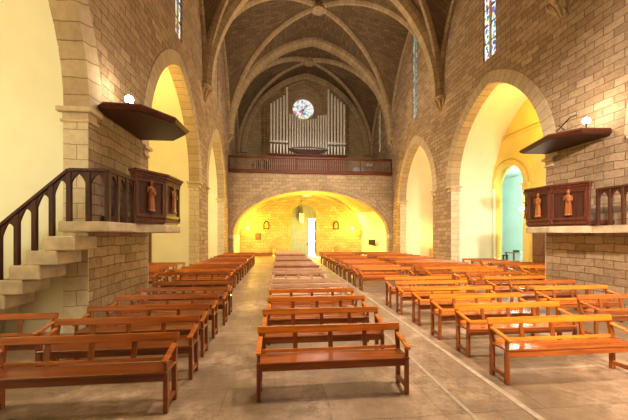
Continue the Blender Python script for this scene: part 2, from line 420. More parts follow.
# ------------------------------------------------------------------ vault
ceil = bpy.data.objects.new('ceiling', None); COL.objects.link(ceil); struct(ceil)
HW = (XR-XL)/2
def half(s, r, n):
    P = arch(s, r, n)[:n+1]; return P     # from (-s,0) to (0,r)
NV = 18
for bi, (y0, y1) in enumerate(zip(VL, VL[1:])):
    l = (y1-y0)/2; yc = (y0+y1)/2; rise = ZK-Z0
    T = half(HW, rise, NV); D = half(math.hypot(HW, l), rise-.05, NV); Fm = half(l, min(rise-1.2, max(l*1.75, l+.1)) if l > 3 else rise-3.2, NV)
    bm = nb(); uvl = bm.loops.layers.uv.verify()
    def grid(Pa, Pb, m=5):
        R = [[Pa[i].lerp(Pb[i], j/m) for j in range(m+1)] for i in range(len(Pa))]
        V = [[bm.verts.new(p) for p in row] for row in R]
        acc = 0
        for i in range(len(Pa)-1):
            step = (Pa[i+1]-Pa[i]).length
            for j in range(m):
                q = [(i, j), (i+1, j), (i+1, j+1), (i, j+1)]
                pts = []
                for (a, b) in q:
                    if not pts or (V[a][b].co - pts[-1].co).length > 1e-5: pts.append(V[a][b])
                if len(pts) > 2 and (pts[0].co-pts[-1].co).length < 1e-5: pts.pop()
                if len(pts) < 3: continue
                fc = bm.faces.new(pts)
                for lp in fc.loops:
                    for (a, b) in q:
                        if V[a][b] is lp.vert:
                            w = (Pa[a]-Pb[a]).length
                            lp[uvl].uv = (w*b/m, acc + (step if a > i else 0))
            acc += step
    for sx in (-1, 1):
        for sy in (-1, 1):
            dl = math.hypot(HW, l)
            Dp = [Vector((XC+sx*HW*(-x)/dl, yc+sy*l*(-x)/dl, Z0+z)) for x, z in D]
            Tp = [Vector((XC-sx*x, yc+sy*l, Z0+z)) for x, z in T]
            Fp = [Vector((XC+sx*HW, yc-sy*x, Z0+z)) for x, z in Fm]
            grid(Tp, Dp); grid(Fp, Dp)
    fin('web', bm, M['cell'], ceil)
    if y1 < 8: continue
    # diagonal ribs
    for s2 in (-1, 1):
        dl = math.hypot(HW, l); full = arch(dl, rise-.05, NV)
        path = [Vector((XC+HW*x/dl, yc+s2*l*x/dl, Z0+z)) for x, z in full]
        B = Vector((-s2*l, HW, 0)).normalized()
        bm = nb(); sweep(bm, path, B, [(-.17, -.1), (-.17, .14), (-.07, .30), (.07, .30), (.17, .14), (.17, -.1)], Vector((1, 0, 0)))
        fin('rib', bm, M['rib'], ceil)
    bm = nb(); lathe(bm, [(.30, -.50), (.46, -.42), (.46, -.26), (.34, -.2), (.34, 0)], (XC, yc, ZK-.05), 16); 
    obj('keystone', bm, M['rib'], ceil, smooth=True)
    # wall ribs
    for sx in (-1, 1):
        path = [Vector((XC+sx*(HW-.02), yc+x, Z0+z)) for x, z in arch(l, Fm[-1][1], NV)]
        bm = nb(); sweep(bm, path, Vector((-sx, 0, 0)), [(0, -.02), (0, .14), (.12, .14), (.16, .04), (.16, -.1)], Vector((0, 1, 0)))
        fin('wall_rib', bm, M['rib'], ceil)
for y in VL[2:]:
    full = arch(HW, ZK-Z0, 24)
    last = y == YF
    yy = y-.12 if last else y
    path = [Vector((XC+x*(.93 if last else 1), yy, Z0+z*(.985 if last else 1))) for x, z in full]
    w = .14 if last else .34
    bm = nb(); sweep(bm, path, Vector((0, 1, 0)), [(-w, -.1), (-w, .20), (-w*.62, .42), (w*.62, .42), (w, .20), (w, -.1)], Vector((1, 0, 0)))
    fin('transverse_arch', bm, M['rib'], ceil)
# fluted corbels where the ribs land
for X, sg in ((XL, 1), (XR, -1)):
    for y in VL[2:5]:
        bm = nb()
        prof = [(.05, -.72), (.12, -.64), (.16, -.52), (.27, -.28), (.42, -.08), (.47, -.06), (.47, .06), (.36, .12)]
        lathe(bm, prof, (X+sg*-.08, y, Z0-.05), 10, -PI/2 if sg > 0 else PI/2, PI/2 if sg > 0 else 3*PI/2, 1.0, 1.25)
        for k in range(5):
            a = (-PI/2 if sg > 0 else PI/2) + PI*(k+.5)/5
            tube(bm, [(X-sg*.08+r*1.02*math.cos(a), y+r*1.28*math.sin(a), Z0-.05+z) for r, z in ((.12, -.66), (.19, -.46), (.30, -.24), (.42, -.1))], [.045, .06, .08, .10], 6)
        trim(bm, M['rib'])

# ------------------------------------------------------------------ gallery and narthex
AX, AS, AR, AZ = 2.62, 6.16, 3.44, 2.02
f = (lambda a, b, c: Vector((a, YG+c, b)))
struct(plate_obj('wall_gallery', rect(XL+.005, XR-.005, -.3, 6.78), [arch_hole(AX, AS, -.15, AZ, AR, 20)], .6, f, M['gal']))
bm = nb(); path = [Vector((AX+x, YG, AZ+z)) for x, z in arch(AS, AR, 24)]
sweep(bm, path, Vector((0, 1, 0)), [(.58, .012), (-.02, .012), (-.02, -.62), (.1, -.62)], Vector((1, 0, 0))); trim(bm, M['gal'], True)
bm = nb()
for s in (-1, 1):
    x = AX+s*AS
    for z0, z1, p in ((AZ-.26, AZ-.2, .04), (AZ-.2, AZ-.08, .015), (AZ-.08, AZ, .08)):
        a, b = sorted((x+s*.35, x-s*p)); box(bm, a, b, YG-p, YG+.6, z0, z1, .01)
trim(bm, M['trim'])
# narthex vault
bm = nb()
Pf = [(AX+x*.998, YG+.6, AZ+z) for x, z in arch(AS, AR, 24)]
bx, bs, br = 2.12, 5.85, 3.66
Pb = [(bx+x, YF, AZ+z) for x, z in arch(bs, br, 24)]
Pf = [(AX-AS, YG+.6, 0)] + Pf + [(AX+AS, YG+.6, 0)]; Pb = [(bx-bs, YF, 0)] + Pb + [(bx+bs, YF, 0)]
V = [[bm.verts.new(Vector(p).lerp(Vector(q), t/6)) for t in range(7)] for p, q in zip(Pf, Pb)]
for i in range(1, len(V)-11):
    for j in range(6): bm.faces.new((V[i][j], V[i+1][j], V[i+1][j+1], V[i][j+1]))
for v in [v for v in bm.verts if not v.link_faces]: bm.verts.remove(v)
struct(obj('ceiling_narthex', bm, M['wallf'], smooth=True))
for nm, rg in (('wall_narthex_left', range(0, 1)), ('wall_narthex_right', range(len(V)-11, len(V)-1))):
    bm = nb(); W = [[bm.verts.new(Vector(p).lerp(Vector(q), t/6)) for t in range(7)] for p, q in zip(Pf, Pb)]
    for i in rg:
        for j in range(6): bm.faces.new((W[i][j], W[i+1][j], W[i+1][j+1], W[i][j+1]))
    for v in [v for v in bm.verts if not v.link_faces]: bm.verts.remove(v)
    struct(obj(nm, bm, M['plasterR'], smooth=True))
bm = nb(); path = [Vector((bx+x, YF-.16, AZ+z)) for x, z in arch(bs-.02, br-.02, 24)]
sweep(bm, path, Vector((0, 1, 0)), [(-.14, -.02), (-.14, .22), (.0, .30), (.14, .22), (.14, -.02)], Vector((1, 0, 0))); trim(bm, M['wallf'], True)
for s in (-1, 1):                       # two diagonal ribs of the narthex, from the door arch to the front corners
    bm = nb(); path = []
    for i in range(15):
        t = i/14; x0, y0 = bx+s*(bs-.4)*t, YG+1.2+(YF-YG-1.5)*(1-(1-t)**1.0)*1.0
        zz = AZ + br*math.sqrt(max(0, 1-((x0-bx)/bs)**2)) - .02
        path.append(Vector((x0, y0, zz)))
    sweep(bm, path, Vector((0, 1, 0)), [(-.12, -.05), (-.12, .10), (.0, .18), (.12, .10), (.12, -.05)], Vector((1, 0, 0)) * -s); trim(bm, M['wallf'], True)
bm = nb(); lathe(bm, [(.05, -.34), (.22, -.30), (.32, -.2), (.32, -.1), (.2, 0)], (2.3, YG+1.9, AZ+3.55), 12)
for k in range(8): tube(bm, [(2.3, YG+1.9, AZ+3.32), (2.3+.42*math.cos(k*PI/4), YG+1.9+.42*math.sin(k*PI/4), AZ+3.36)], [.08, .04], 6)
trim(bm, M['plaster'])
# gallery floor and cornice
bm = nb(); box(bm, XL+.005, XR-.005, YG+.0, YF, 6.78, 6.92); struct(obj('floor_gallery', bm, M['gwood']))
bm = nb(); box(bm, XL+.01, XR-.01, YG-.10, YG, 6.80, 6.94, .015); trim(bm, M['gwood'])
gr = thing('gallery_railing', 'long dark mahogany railing with thin pale balusters along the organ gallery', 'railing', (XC, YG+.02, 6.94))
bm = nb(); box(bm, -HW+.02, HW-.02, -.09, .07, 1.0, 1.16, .02); obj('handrail', bm, M['gwood'], gr)
bm = nb(); box(bm, -HW+.02, HW-.02, -.06, .04, .0, .14, .01); obj('bottom_rail', bm, M['gwood'], gr)
base = None
for i in range(86):
    x = -HW + .15 + (2*HW-.3)*i/85
    if base is None:
        bm = nb(); lathe(bm, [(.016, .13), (.024, .25), (.014, .4), (.026, .63), (.014, .80), (.022, .92), (.016, 1.02)], (0, 0, 0), 6)
        base = obj('baluster', bm, M['rail'], gr); o = base
    else: o = base.copy(); COL.objects.link(o)
    o.location = (x, -.01, 0)
for i in range(6):
    bm = nb(); box(bm, -.05, .05, -.06, .04, .12, 1.02, .01); o = obj('rail_post', bm, M['gwood'], gr); o.location = (-HW+.08+(2*HW-.16)*i/5, 0, 0)

# ------------------------------------------------------------------ organ
YO = 28.4
ox = lambda u: -.03 + (u-279.5)*YO/320*1.0 - .02
oz = lambda v: 2 + (235-v)*(YO)/320
org = thing('pipe_organ', 'tall tin pipe organ with two stepped side towers under the round window', 'organ', (2.5, YO, 6.92))
def place(bm): 
    bmesh.ops.translate(bm, verts=bm.verts, vec=(-2.5, -YO, -6.92)); return bm
x0, x1 = -.92, 5.95
bm = nb(); box(bm, x0, x1, YO-.35, YO+1.0, 6.92, 8.95, .03); obj('case', place(bm), M['gwood'], org)
bm = nb(); box(bm, x0-.06, x1+.06, YO-.42, YO+1.0, 8.95, 9.12, .03); obj('cornice', place(bm), M['gwood'], org)
for k in range(7):
    bm = nb(); a = x0+.08+(x1-x0-.16)*k/7; box(bm, a+.06, a+(x1-x0-.16)/7-.06, YO-.38, YO-.34, 7.1, 8.7, .015); obj('case_panel', place(bm), M['gwood'], org)
def pipe(x, ztop, zm, r, y=YO):
    bm = nb(); lathe(bm, [(.03, 9.12), (r, zm-.12), (r, zm), (r, ztop), (r*.8, ztop), (r*.8, ztop-.05)], (x, y, 0), 12)
    p = obj('pipe', place(bm), M['pipe'], org, smooth=True)
    bm = nb(); box(bm, x-r*.75, x+r*.75, y-r-.012, y-r*.75, zm-.02, zm+.11); obj('pipe_mouth', place(bm), M['mouth'], p)
for k in range(6):
    t = k/5
    pipe(-.74+.28*k, 13.55+.95*t+(.55 if k == 5 else 0), 10.05-.05*t, .088)
    pipe(4.38+.285*k, 15.05-(1.15*t)-(.0 if k == 0 else .15), 9.95+.03*t, .088)
for k in range(15):
    x = .92+.232*k; t = abs(k-7)/7
    zt = 12.55 - .25*(1-t) if t < .55 else 12.62+.15*t
    pipe(x, zt, 9.62+.16*(1-t*t), .078, YO+.12)
for a, b, z in ((-.86, .76, 10.24), (4.26, 5.92, 10.22)):
    bm = nb(); box(bm, a, b, YO-.15, YO-.10, z-.06, z+.06, .01); obj('stay_rail', place(bm), M['pipe'], org)
bm = nb(); box(bm, .8, 4.25, YO+.20, YO+.26, 11.35, 11.43, .01); obj('stay_rail', place(bm), M['mouth'], org)
bm = nb()                                   # bowed dark toe board
prism(bm, [(.75+3.55*i/12, 9.12+.42*(abs(i-6)/6)**2) for i in range(13)] + [(4.3, 9.56), (.75, 9.56)], YO-.28, YO-.16, lambda a, b, c: Vector((a, c, b)))
obj('toe_board', place(bm), M['dark'], org)
# loft furniture behind the railing
sc = thing('slatted_screen', 'small dark round-topped slatted screen behind the gallery railing at left', 'screen', (-1.45, 25.9, 6.92))
bm = nb(); P = [(x, .42+z) for x, z in arch(.72, .62, 10)]
path = [Vector((x, 0, z)) for x, z in P]; sweep(bm, path, Vector((0, 1, 0)), [(-.03, 0), (.03, 0), (.03, -.07), (-.03, -.07)], Vector((1, 0, 0))); fin('arched_frame', bm, M['dark'], sc)
for k in range(7):
    x = -.6+.2*k; h = .42+.62*math.sqrt(1-(x/.72)**2)
    bm = nb(); box(bm, x-.06, x+.06, -.015, .015, .0, h, .005); obj('slat', bm, M['dark'], sc)
bm = nb(); box(bm, -.76, .76, -.12, .12, 0, .08, .01); obj('base', bm, M['dark'], sc)
bm = nb()
ring = [(.30, 0), (.34, .25), (.33, .5), (.25, .68), (.05, .72)]
lathe(bm, ring, (0, 0, 0), 12, sx=1.6, sy=.8)
for v in bm.verts: v.co += Vector((random.uniform(-.03, .03), random.uniform(-.03, .03), random.uniform(-.02, .02)*(v.co.z > .05)))
o = obj('cloth_bundle', bm, M['blue'], smooth=True); o.location = (6.55, 26.0, 6.92); tag(o, 'grey blue cloth bundle behind the gallery railing, right of the organ', 'cloth')
st = thing('music_stand', 'music stand holding white sheets behind the gallery railing at right', 'music stand', (7.4, 26.0, 6.92))
bm = nb(); tube(bm, [(0, 0, .05), (0, 0, .75)], .02); obj('pole', bm, M['iron'], st)
bm = nb()
for k in range(3): tube(bm, [(0, 0, .18), (.25*math.cos(k*2.1), .25*math.sin(k*2.1), .012)], .012)
obj('tripod', bm, M['iron'], st)
bm = nb(); bar(bm, (-.28, -.02, .85), (.28, -.02, .85), .3, .02, up=(0, .8, .6)); obj('desk', bm, M['iron'], st)
bm = nb()
for x in (-.14, .14): bar(bm, (x-.11, -.06, .87), (x+.11, -.06, .87), .28, .012, up=(0, .8, .6))
obj('sheet_music', bm, M['white'], st)

# ------------------------------------------------------------------ main door
d = bpy.data.objects.new('door_1', None); COL.objects.link(d); d.location = (DX, YF, 0); struct(d)
bm = nb(); path = [Vector((DX+x, YF, 3.75+z)) for x, z in arch(DW, 1.2, 16)]
path = [Vector((DX-DW, YF, 0)), Vector((DX-DW, YF, 2))] + path + [Vector((DX+DW, YF, 2)), Vector((DX+DW, YF, 0))]
sweep(bm, path, Vector((0, 1, 0)), [(.1, .02), (-.06, .02), (-.06, -.26), (.1, -.26)], Vector((1, 0, 0))); trim(bm, M['wallf'], True)
def leaf(name, w, h):
    bm = nb(); box(bm, 0, w, 0, .07, 0.02, h, .008); lf = obj(name, bm, M['door'], d)
    for z0, z1 in ((.2, 1.35), (1.55, 2.3), (2.45, h-.15)):
        for a, b in ((.1, w/2-.05), (w/2+.05, w-.1)):
            bm = nb(); box(bm, a, b, -.025, 0, z0, z1, .012); obj('door_panel', bm, M['door'], lf)
    bm = nb(); box(bm, w-.12, w-.06, -.05, 0, 1.0, 1.25, .01); tube(bm, [(w-.09, -.03, 1.15), (w-.09, -.10, 1.15), (w-.22, -.10, 1.15)], .016); obj('door_handle', bm, M['iron'], lf)
    return lf
l1 = leaf('door_leaf', 1.70, 3.60); l1.location = (-1.215, .40, 0)
l2 = leaf('door_leaf', .68, 3.55); l2.location = (1.12, .38, 0); l2.rotation_euler = (0, 0, math.radians(80))
bm = nb(); box(bm, -1.21, 1.21, .36, .48, 3.60, 3.74, .01); obj('transom_bar', bm, M['door'], d)
bm = nb(); prism(bm, [(x*.998, 3.73+z*1.01) for x, z in arch(DW, 1.2, 12)], .42, .44, lambda a, b, c: Vector((a, c, b))); obj('transom_pane', bm, M['glassd'], d)
bm = nb()
for k in range(-2, 3): box(bm, k*.38-.015, k*.38+.015, .39, .45, 3.72, 3.72+1.16*math.sqrt(1-(k*.38/1.16)**2))
obj('glazing_bar', bm, M['door'], d)

# narthex fittings
def lantern(x, y, z):
    t = thing('hanging_lantern', 'glass hanging lantern in front of the arched entrance door', 'lantern', (x, y, z))
    bm = nb(); tube(bm, [(0, 0, .62), (0, 0, 5.45-z)], .012, 6); obj('chain', bm, M['iron'], t)
    bm = nb(); lathe(bm, [(.03, .66), (.20, .56), (.22, .52)], n=10); obj('cap', bm, M['bronze'], t)
    bm = nb()
    for k in range(6): 
        a = k*PI/3; tube(bm, [(.19*math.cos(a), .19*math.sin(a), .54), (.19*math.cos(a), .19*math.sin(a), -.1), (.05*math.cos(a), .05*math.sin(a), -.32)], .04, 6)
    lathe(bm, [(.03, .5), (.12, .4), (.14, .1), (.03, -.1)], n=10)
    obj('glass_shade', bm, M['lglass'], t, smooth=True)
lantern(2.02, 29.2, 3.45)
def picture(x, label):
    t = thing('framed_picture', label, 'picture', (x, YF, 2.55), 'arched pictures either side of the entrance')
    out = [(-.28, 0)] + [(a, .45+z) for a, z in arch(.28, .36, 8)] + [(.28, 0)]
    inn = [(-.19, .09)] + [(a, .45+z) for a, z in arch(.19, .25, 8)] + [(.19, .09)]
    plate_obj('frame', out, [inn], .10, lambda a, b, c: Vector((a, -c-.002, b)), M['dark'], t)
    bm = nb(); prism(bm, inn, -.03, -.004, lambda a, b, c: Vector((a, c, b))); obj('image_panel', bm, M['paint'], t)
    bm = nb(); lathe(bm, [(.08, .12), (.11, .2), (.07, .42), (.03, .46), (.055, .52), (.05, .58), (.01, .61)], (0, -.05, 0), 8, sy=.35); obj('relief', bm, M['gold'], t, smooth=True)
picture(-1.22, 'small arched dark framed picture on the lit wall left of the entrance')
picture(5.42, 'small arched dark framed picture on the lit wall right of the entrance')
t = thing('wall_plaque', 'dark square plaque on the lit wall between arched picture and entrance', 'plaque', (-2.12, YF, 1.55))
t.location = (-2.12+.0, YF, 1.55)
bm = nb(); box(bm, -.27, .27, -.05, -.002, 0, .62, .01); obj('plate', bm, M['bronze'], t)
bm = nb()
for k in range(5): box(bm, -.2, .2-.06*(k % 2), -.058, -.05, .12+.09*k, .14+.09*k)
obj('raised_lines', bm, M['paint'], t)
t.location.x = -1.98+.0
t = thing('notice_board', 'small black notice board on the pale side wall of the entrance vestibule', 'notice board', (8.13, 27.6, 1.15))
ang = math.atan2(YF-YG-.6, (bx+bs)-(AX+AS)); t.rotation_euler = (0, 0, ang)
bm = nb(); box(bm, -.62, .62, .012, .05, 0, .42, .01); obj('board', bm, M['iron'], t)
bm = nb(); box(bm, -.66, .66, .008, .03, -.04, .46, .01); obj('frame', bm, M['dark'], t)
def font(x, label):
    t = thing('holy_water_font', label, 'font', (x, 30.0, 0), 'stone holy water fonts by the entrance')
    bm = nb(); lathe(bm, [(.16, 0), (.16, .08), (.08, .14), (.07, .75), (.10, .8)], n=10); obj('column', bm, M['trim'], t, smooth=True)
    bm = nb(); lathe(bm, [(.08, .8), (.24, .92), (.26, 1.0), (.20, 1.0), (.15, .93), (.01, .92)], n=12); obj('basin', bm, M['trim'], t, smooth=True)
font(-.55, 'small stone holy water font standing left of the entrance door')
font(5.05, 'small stone holy water font standing right of the entrance door')
def wlamp(loc, nrm, mat, label, group=None, r=.07):
    t = thing('wall_lamp', label, 'lamp', loc, group); n = Vector(nrm)
    bm = nb(); tube(bm, [n*.0, n*.03], .07, 10); obj('backplate', bm, M['bronze'], t)
    bm = nb(); tube(bm, [n*.02, n*.14-Vector((0, 0, .05)), n*.2+Vector((0, 0, .02))], .015, 6); obj('arm', bm, M['bronze'], t)
    bm = nb(); c = n*.2+Vector((0, 0, .09)); lathe(bm, [(.02, -.08), (.05, -.07), (r, -.01), (r*.8, .05), (.01, .09)], c, 10); obj('bulb', bm, mat, t, smooth=True)
    return t

# ------------------------------------------------------------------ pulpits
def figure(bm):
    """small carved robed saint, about .58 high, facing -y, base at origin"""
    lathe(bm, [(.085, 0), (.09, .02), (.075, .04)], n=12)
    rings = [(.07, .055, .04), (.075, .06, .10), (.066, .052, .2), (.06, .047, .28), (.064, .048, .34), (.078, .05, .41), (.07, .045, .445), (.028, .028, .465), (.024, .024, .48)]
    R = []
    n = 16
    for a, b, z in rings:
        R.append([bm.verts.new((a*(1+.10*math.sin(5*th)*(z < .3))*math.cos(th), b*(1+.12*math.sin(5*th)*(z < .3))*math.sin(th), z)) for th in [2*PI*i/n for i in range(n)]])
    for A, B in zip(R, R[1:]):
        for i in range(n): bm.faces.new((A[i], A[(i+1) % n], B[(i+1) % n], B[i]))
    lathe(bm, [(.015, .47), (.034, .49), (.038, .52), (.034, .55), (.012, .575)], n=10)                        # head
    lathe(bm, [(.036, .53), (.041, .545), (.037, .57), (.012, .585)], (0, .008, 0), 10)                         # hair cap
    tube(bm, [(0, -.036, .53), (0, -.047, .515), (0, -.036, .51)], .007, 5)                                     # nose
    tube(bm, [(.072, 0, .43), (.092, -.02, .34), (.03, -.07, .32)], [.024, .022, .014], 8)                      # arms
    tube(bm, [(-.072, 0, .43), (-.095, -.015, .36), (-.05, -.065, .42)], [.024, .022, .014], 8)
    for s, x, z in ((1, .02, .32), (-1, -.045, .43)):
        for k in range(4): tube(bm, [(x, -.07, z+.006*k-.01), (x-s*.022, -.078, z+.006*k-.008)], .0045, 5)
    box(bm, .0, .05, -.09, -.065, .30, .37, .004)                                                               # book
    return bm
PDL = [(.69, 7.48), (1.08, 8.2), (1.14, 9.12), (.70, 9.92)]
PDR = [(.76, 7.78), (1.10, 8.62), (1.14, 9.42), (.70, 10.0)]
def pulpit(X, sg, PD, zb, zt, word):
    Yc = (PD[0][1]+PD[3][1])/2
    base = Vector((X+sg*.5, Yc, zb))
    P = [(X+sg*.02, PD[0][1])] + [(X+sg*p, q) for p, q in PD] + [(X+sg*.02, PD[3][1])]
    t = thing('pulpit', 'dark carved wooden octagonal pulpit on the %s pier, with golden saints' % word, 'pulpit', base, 'carved pulpits on the piers')
    cen = Vector((X, Yc, 0))
    def ring(z0, z1, o0, o1, thick=None):
        bm = nb(); A = []; 
        def off(p, o): 
            q = Vector((p[0], p[1], 0)); dv = (q-cen); dv.z = 0
            return q + dv.normalized()*o if abs(p[0]-X) > .1 else q + Vector((0, math.copysign(o, p[1]-Yc), 0))
        for z, o in ((z0, o0), (z1, o1)): A.append([off(p, o)+Vector((0, 0, z)) for p in P])
        a = [bm.verts.new(v-base) for v in A[0]]; b = [bm.verts.new(v-base) for v in A[1]]
        n = len(a); bm.faces.new(a[::-1]); bm.faces.new(b)
        for i in range(n): bm.faces.new((a[i], a[(i+1) % n], b[(i+1) % n], b[i]))
        return bm
    obj('floor_board', ring(zb, zb+.06, .0, .0), M['pulpit'], t)
    obj('base_moulding', ring(zb+.06, zb+.16, .05, .02), M['pulpit'], t)
    # cornice is a rim: build as bars along the edges
    bm = nb()
    E = list(zip(P[1:-1], P[2:-1]))
    segs = [(P[1], P[2]), (P[2], P[3]), (P[3], P[4]), (P[4], P[5])]
    for p, q in segs:
        p, q = Vector((*p, 0)), Vector((*q, 0)); dv = (q-p).normalized()
        for zz, w, hh in ((zt-.03, .25, .06), (zt-.09, .16, .07), (zt-.15, .09, .06)):
            bar(bm, p-dv*.05+Vector((0, 0, zz))-base, q+dv*.05+Vector((0, 0, zz))-base, w, hh, bev=.008)
    obj('cornice', bm, M['pulpit'], t)
    for p, q in segs:
        p3, q3 = Vector((*p, 0)), Vector((*q, 0)); m = (p3+q3)/2; dv = (q3-p3).normalized(); L = (q3-p3).length
        nrm = Vector((dv.y, -dv.x, 0));
        if nrm.dot(m-cen) < 0: nrm = -nrm
        bm = nb(); bar(bm, m-dv*L/2+Vector((0, 0, (zb+zt)/2))-base, m+dv*L/2+Vector((0, 0, (zb+zt)/2))-base, .04, zt-zb-.26, bev=0)
        pn = obj('panel', bm, M['panelw'], t)
        bm = nb()                                        # frame moulding of the panel
        for za in (zb+.20, zt-.22): bar(bm, m-dv*L*.46+nrm*.03+Vector((0, 0, za))-base, m+dv*L*.46+nrm*.03+Vector((0, 0, za))-base, .04, .08, bev=.006)
        for e in (-1, 1): bar(bm, m+dv*e*L*.44+nrm*.03+Vector((0, 0, zb+.2))-base, m+dv*e*L*.44+nrm*.03+Vector((0, 0, zt-.2))-base, .07, .04, up=nrm, bev=.006)
        obj('panel_frame', bm, M['pulpit'], pn)
        if (p, q) != segs[3]:
            bm = figure(nb()); bmesh.ops.scale(bm, vec=(1.12, .9, 1.25), verts=bm.verts)
            fg = obj('carved_figure', bm, M['carve'], pn, smooth=True)
            fg['label'] = 'golden carved saint on the panel'
            fg.location = m+nrm*.055+Vector((0, 0, zb+.30))-base; fg.rotation_euler = (0, 0, math.atan2(nrm.y, nrm.x)+PI/2)
    for p in P[1:-1]:
        bm = nb(); lathe(bm, [(.055, zb+.1-base.z), (.055, zb+.2-base.z), (.042, zb+.22-base.z), (.042, zt-.25-base.z), (.055, zt-.22-base.z), (.055, zt-.12-base.z)], (p[0]-base.x, p[1]-base.y, 0), 8)
        obj('corner_post', bm, M['pulpit'], t)
    return t
ZS = 2.25
pulpit(XL, 1, PDL, ZS, 3.48, 'left')
pulpit(XR, -1, PDR, ZS, 3.46, 'right')
def balcony(X, sg, PD, word, yend, nb_):
    e = X+sg*.78
    poly = [(X-sg*.08, 6.25), (e, 6.25), (e, PD[0][1]-.1)] + [(X+sg*(p+.05), q-(.04 if i == 0 else 0)) for i, (p, q) in enumerate(PD)] + [(X+sg*.005, PD[3][1]), (X+sg*.005, 6.985), (X-sg*.08, 6.985)]
    bm = nb(); prism(bm, poly, 0, .19, lambda a, b, c: Vector((a-X, b-6.25, c)))
    bmesh.ops.bevel(bm, geom=[ed for ed in bm.edges if abs(ed.verts[0].co.z-ed.verts[1].co.z) < 1e-5], offset=.03, segments=2, affect='EDGES', profile=.6)
    o = obj('balcony_slab', bm, M['slab']); o.location = (X, 6.25, ZS-.19)
    tag(o, 'thick pale stone balcony slab wrapped round the %s pier under the pulpit' % word, 'stone slab', 'stone pulpit balconies')
    # balustrade
    t = thing('balustrade', 'dark wooden balustrade of small pointed arches up to the %s pulpit' % word, 'balustrade', (X, 6.28, ZS), 'arcaded pulpit balustrades')
    org0 = Vector((X, 6.28, ZS))
    H = .94
    xs = [X+sg*(.74-.33*i) for i in range(3)] + [X+sg*(.74-.66-.29*i) for i in range(1, 8)]
    nfl = 3
    def zrail(x):
        d0 = (X+sg*.08 - x)*sg
        return H - (max(0, d0)*.90)
    zbot = lambda i: 0 if i < 3 else -.27-.262*(i-3)
    for i, x in enumerate(xs):
        bm = nb(); box(bm, x-.042, x+.042, 6.25+.01, 6.25+.08, zbot(i)+ZS, ZS+zrail(x)-.02, .006)
        bmesh.ops.translate(bm, verts=bm.verts, vec=-org0); obj('post', bm, M['dark'], t)
    def archpanel(x0, x1, z0, z1, slope, fmap):
        """spandrel plate with pointed arch between two posts: local a along, b up"""
        w = x1-x0; m = (x0+x1)/2
        hh = .34
        outl = [(x0, z0-hh), (x0+.012, z0-hh)]
        # arch underside
        pts = [(m+x, min(z0, z1)-hh+zz*1.0 + 0) for x, zz in arch(w/2-.03, .275, 8)]
        pts = [(a, b+(z1-z0)*((a-x0)/w)+(min(z0, z1)*0) - (0 if z0 <= z1 else (z1-z0))) for a, b in pts]
        pts = [(a, b - (0 if z0 <= z1 else 0)) for a, b in pts]
        # re-anchor to rail line
        pts = []
        for x, zz in arch(w/2-.03, .275, 8):
            a = m+x; pts.append((a, z0+(z1-z0)*(a-x0)/w - hh + zz))
        poly = [(x0, z0-.02), (x0, z0-hh)] + pts + [(x1, z1-hh), (x1, z1-.02)]
        bm = nb(); prism(bm, poly, -.02, .02, fmap)
        bmesh.ops.translate(bm, verts=bm.verts, vec=-org0)
        return bm
    for i in range(len(xs)-1):
        xa, xb = sorted((xs[i], xs[i+1]))
        bm = archpanel(xa, xb, ZS+zrail(xa), ZS+zrail(xb), 0, lambda a, b, c: Vector((a, 6.295+c, b)))
        obj('arch_panel', bm, M['dark'], t)
    ys = [6.295+(yend-6.295)*q/nb_ for q in range(nb_+1)]
    xe = X+sg*.74
    for y in ys[1:]:
        bm = nb(); box(bm, xe-.04, xe+.04, y-.035, y+.035, ZS, ZS+H-.02, .006); bmesh.ops.translate(bm, verts=bm.verts, vec=-org0); obj('post', bm, M['dark'], t)
    for ya, yb in zip(ys, ys[1:]):
        bm = archpanel(ya, yb, ZS+H, ZS+H, 0, lambda a, b, c: Vector((xe+c, a, b))); obj('arch_panel', bm, M['dark'], t)
    bm = nb()
    xk = X+sg*.08
    bar(bm, (xe+sg*.05, 6.295, ZS+H), (xk, 6.295, ZS+H), .10, .06, bev=.008); bar(bm, (xk, 6.295, ZS+H), (xs[-1], 6.295, ZS+zrail(xs[-1])), .10, .06, bev=.008)
    bar(bm, (xe, 6.25, ZS+H), (xe, yend+.03, ZS+H), .10, .06, bev=.008)
    bmesh.ops.translate(bm, verts=bm.verts, vec=-org0); obj('handrail', bm, M['dark'], t)
    # cantilevered stone steps
    s = thing('stone_stair', 'stone stair of thick cantilevered steps rising to the %s pulpit balcony' % word, 'stair', (X-sg*.45, 6.6, 0), 'pulpit stairs')
    so = Vector((X-sg*.45, 6.6, 0))
    for i in range(8):
        a, b = X-sg*(.33+.29*i), X-sg*(.33+.29*i)+sg*1.0
        b = a+sg*.52
        z1 = ZS-.20-.07*(i > -1)-.262*i; x0, x1 = sorted((a, b))
        bm = nb(); box(bm, x0, x1, 6.25, 6.99, max(0, z1-.265), z1, .018); bmesh.ops.translate(bm, verts=bm.verts, vec=-so); obj('step', bm, M['slab'], s)
        if z1-.265 < .05: break
balcony(XL, 1, PDL, 'left', 7.32, 3)
balcony(XR, -1, PDR, 'right', 7.55, 4)
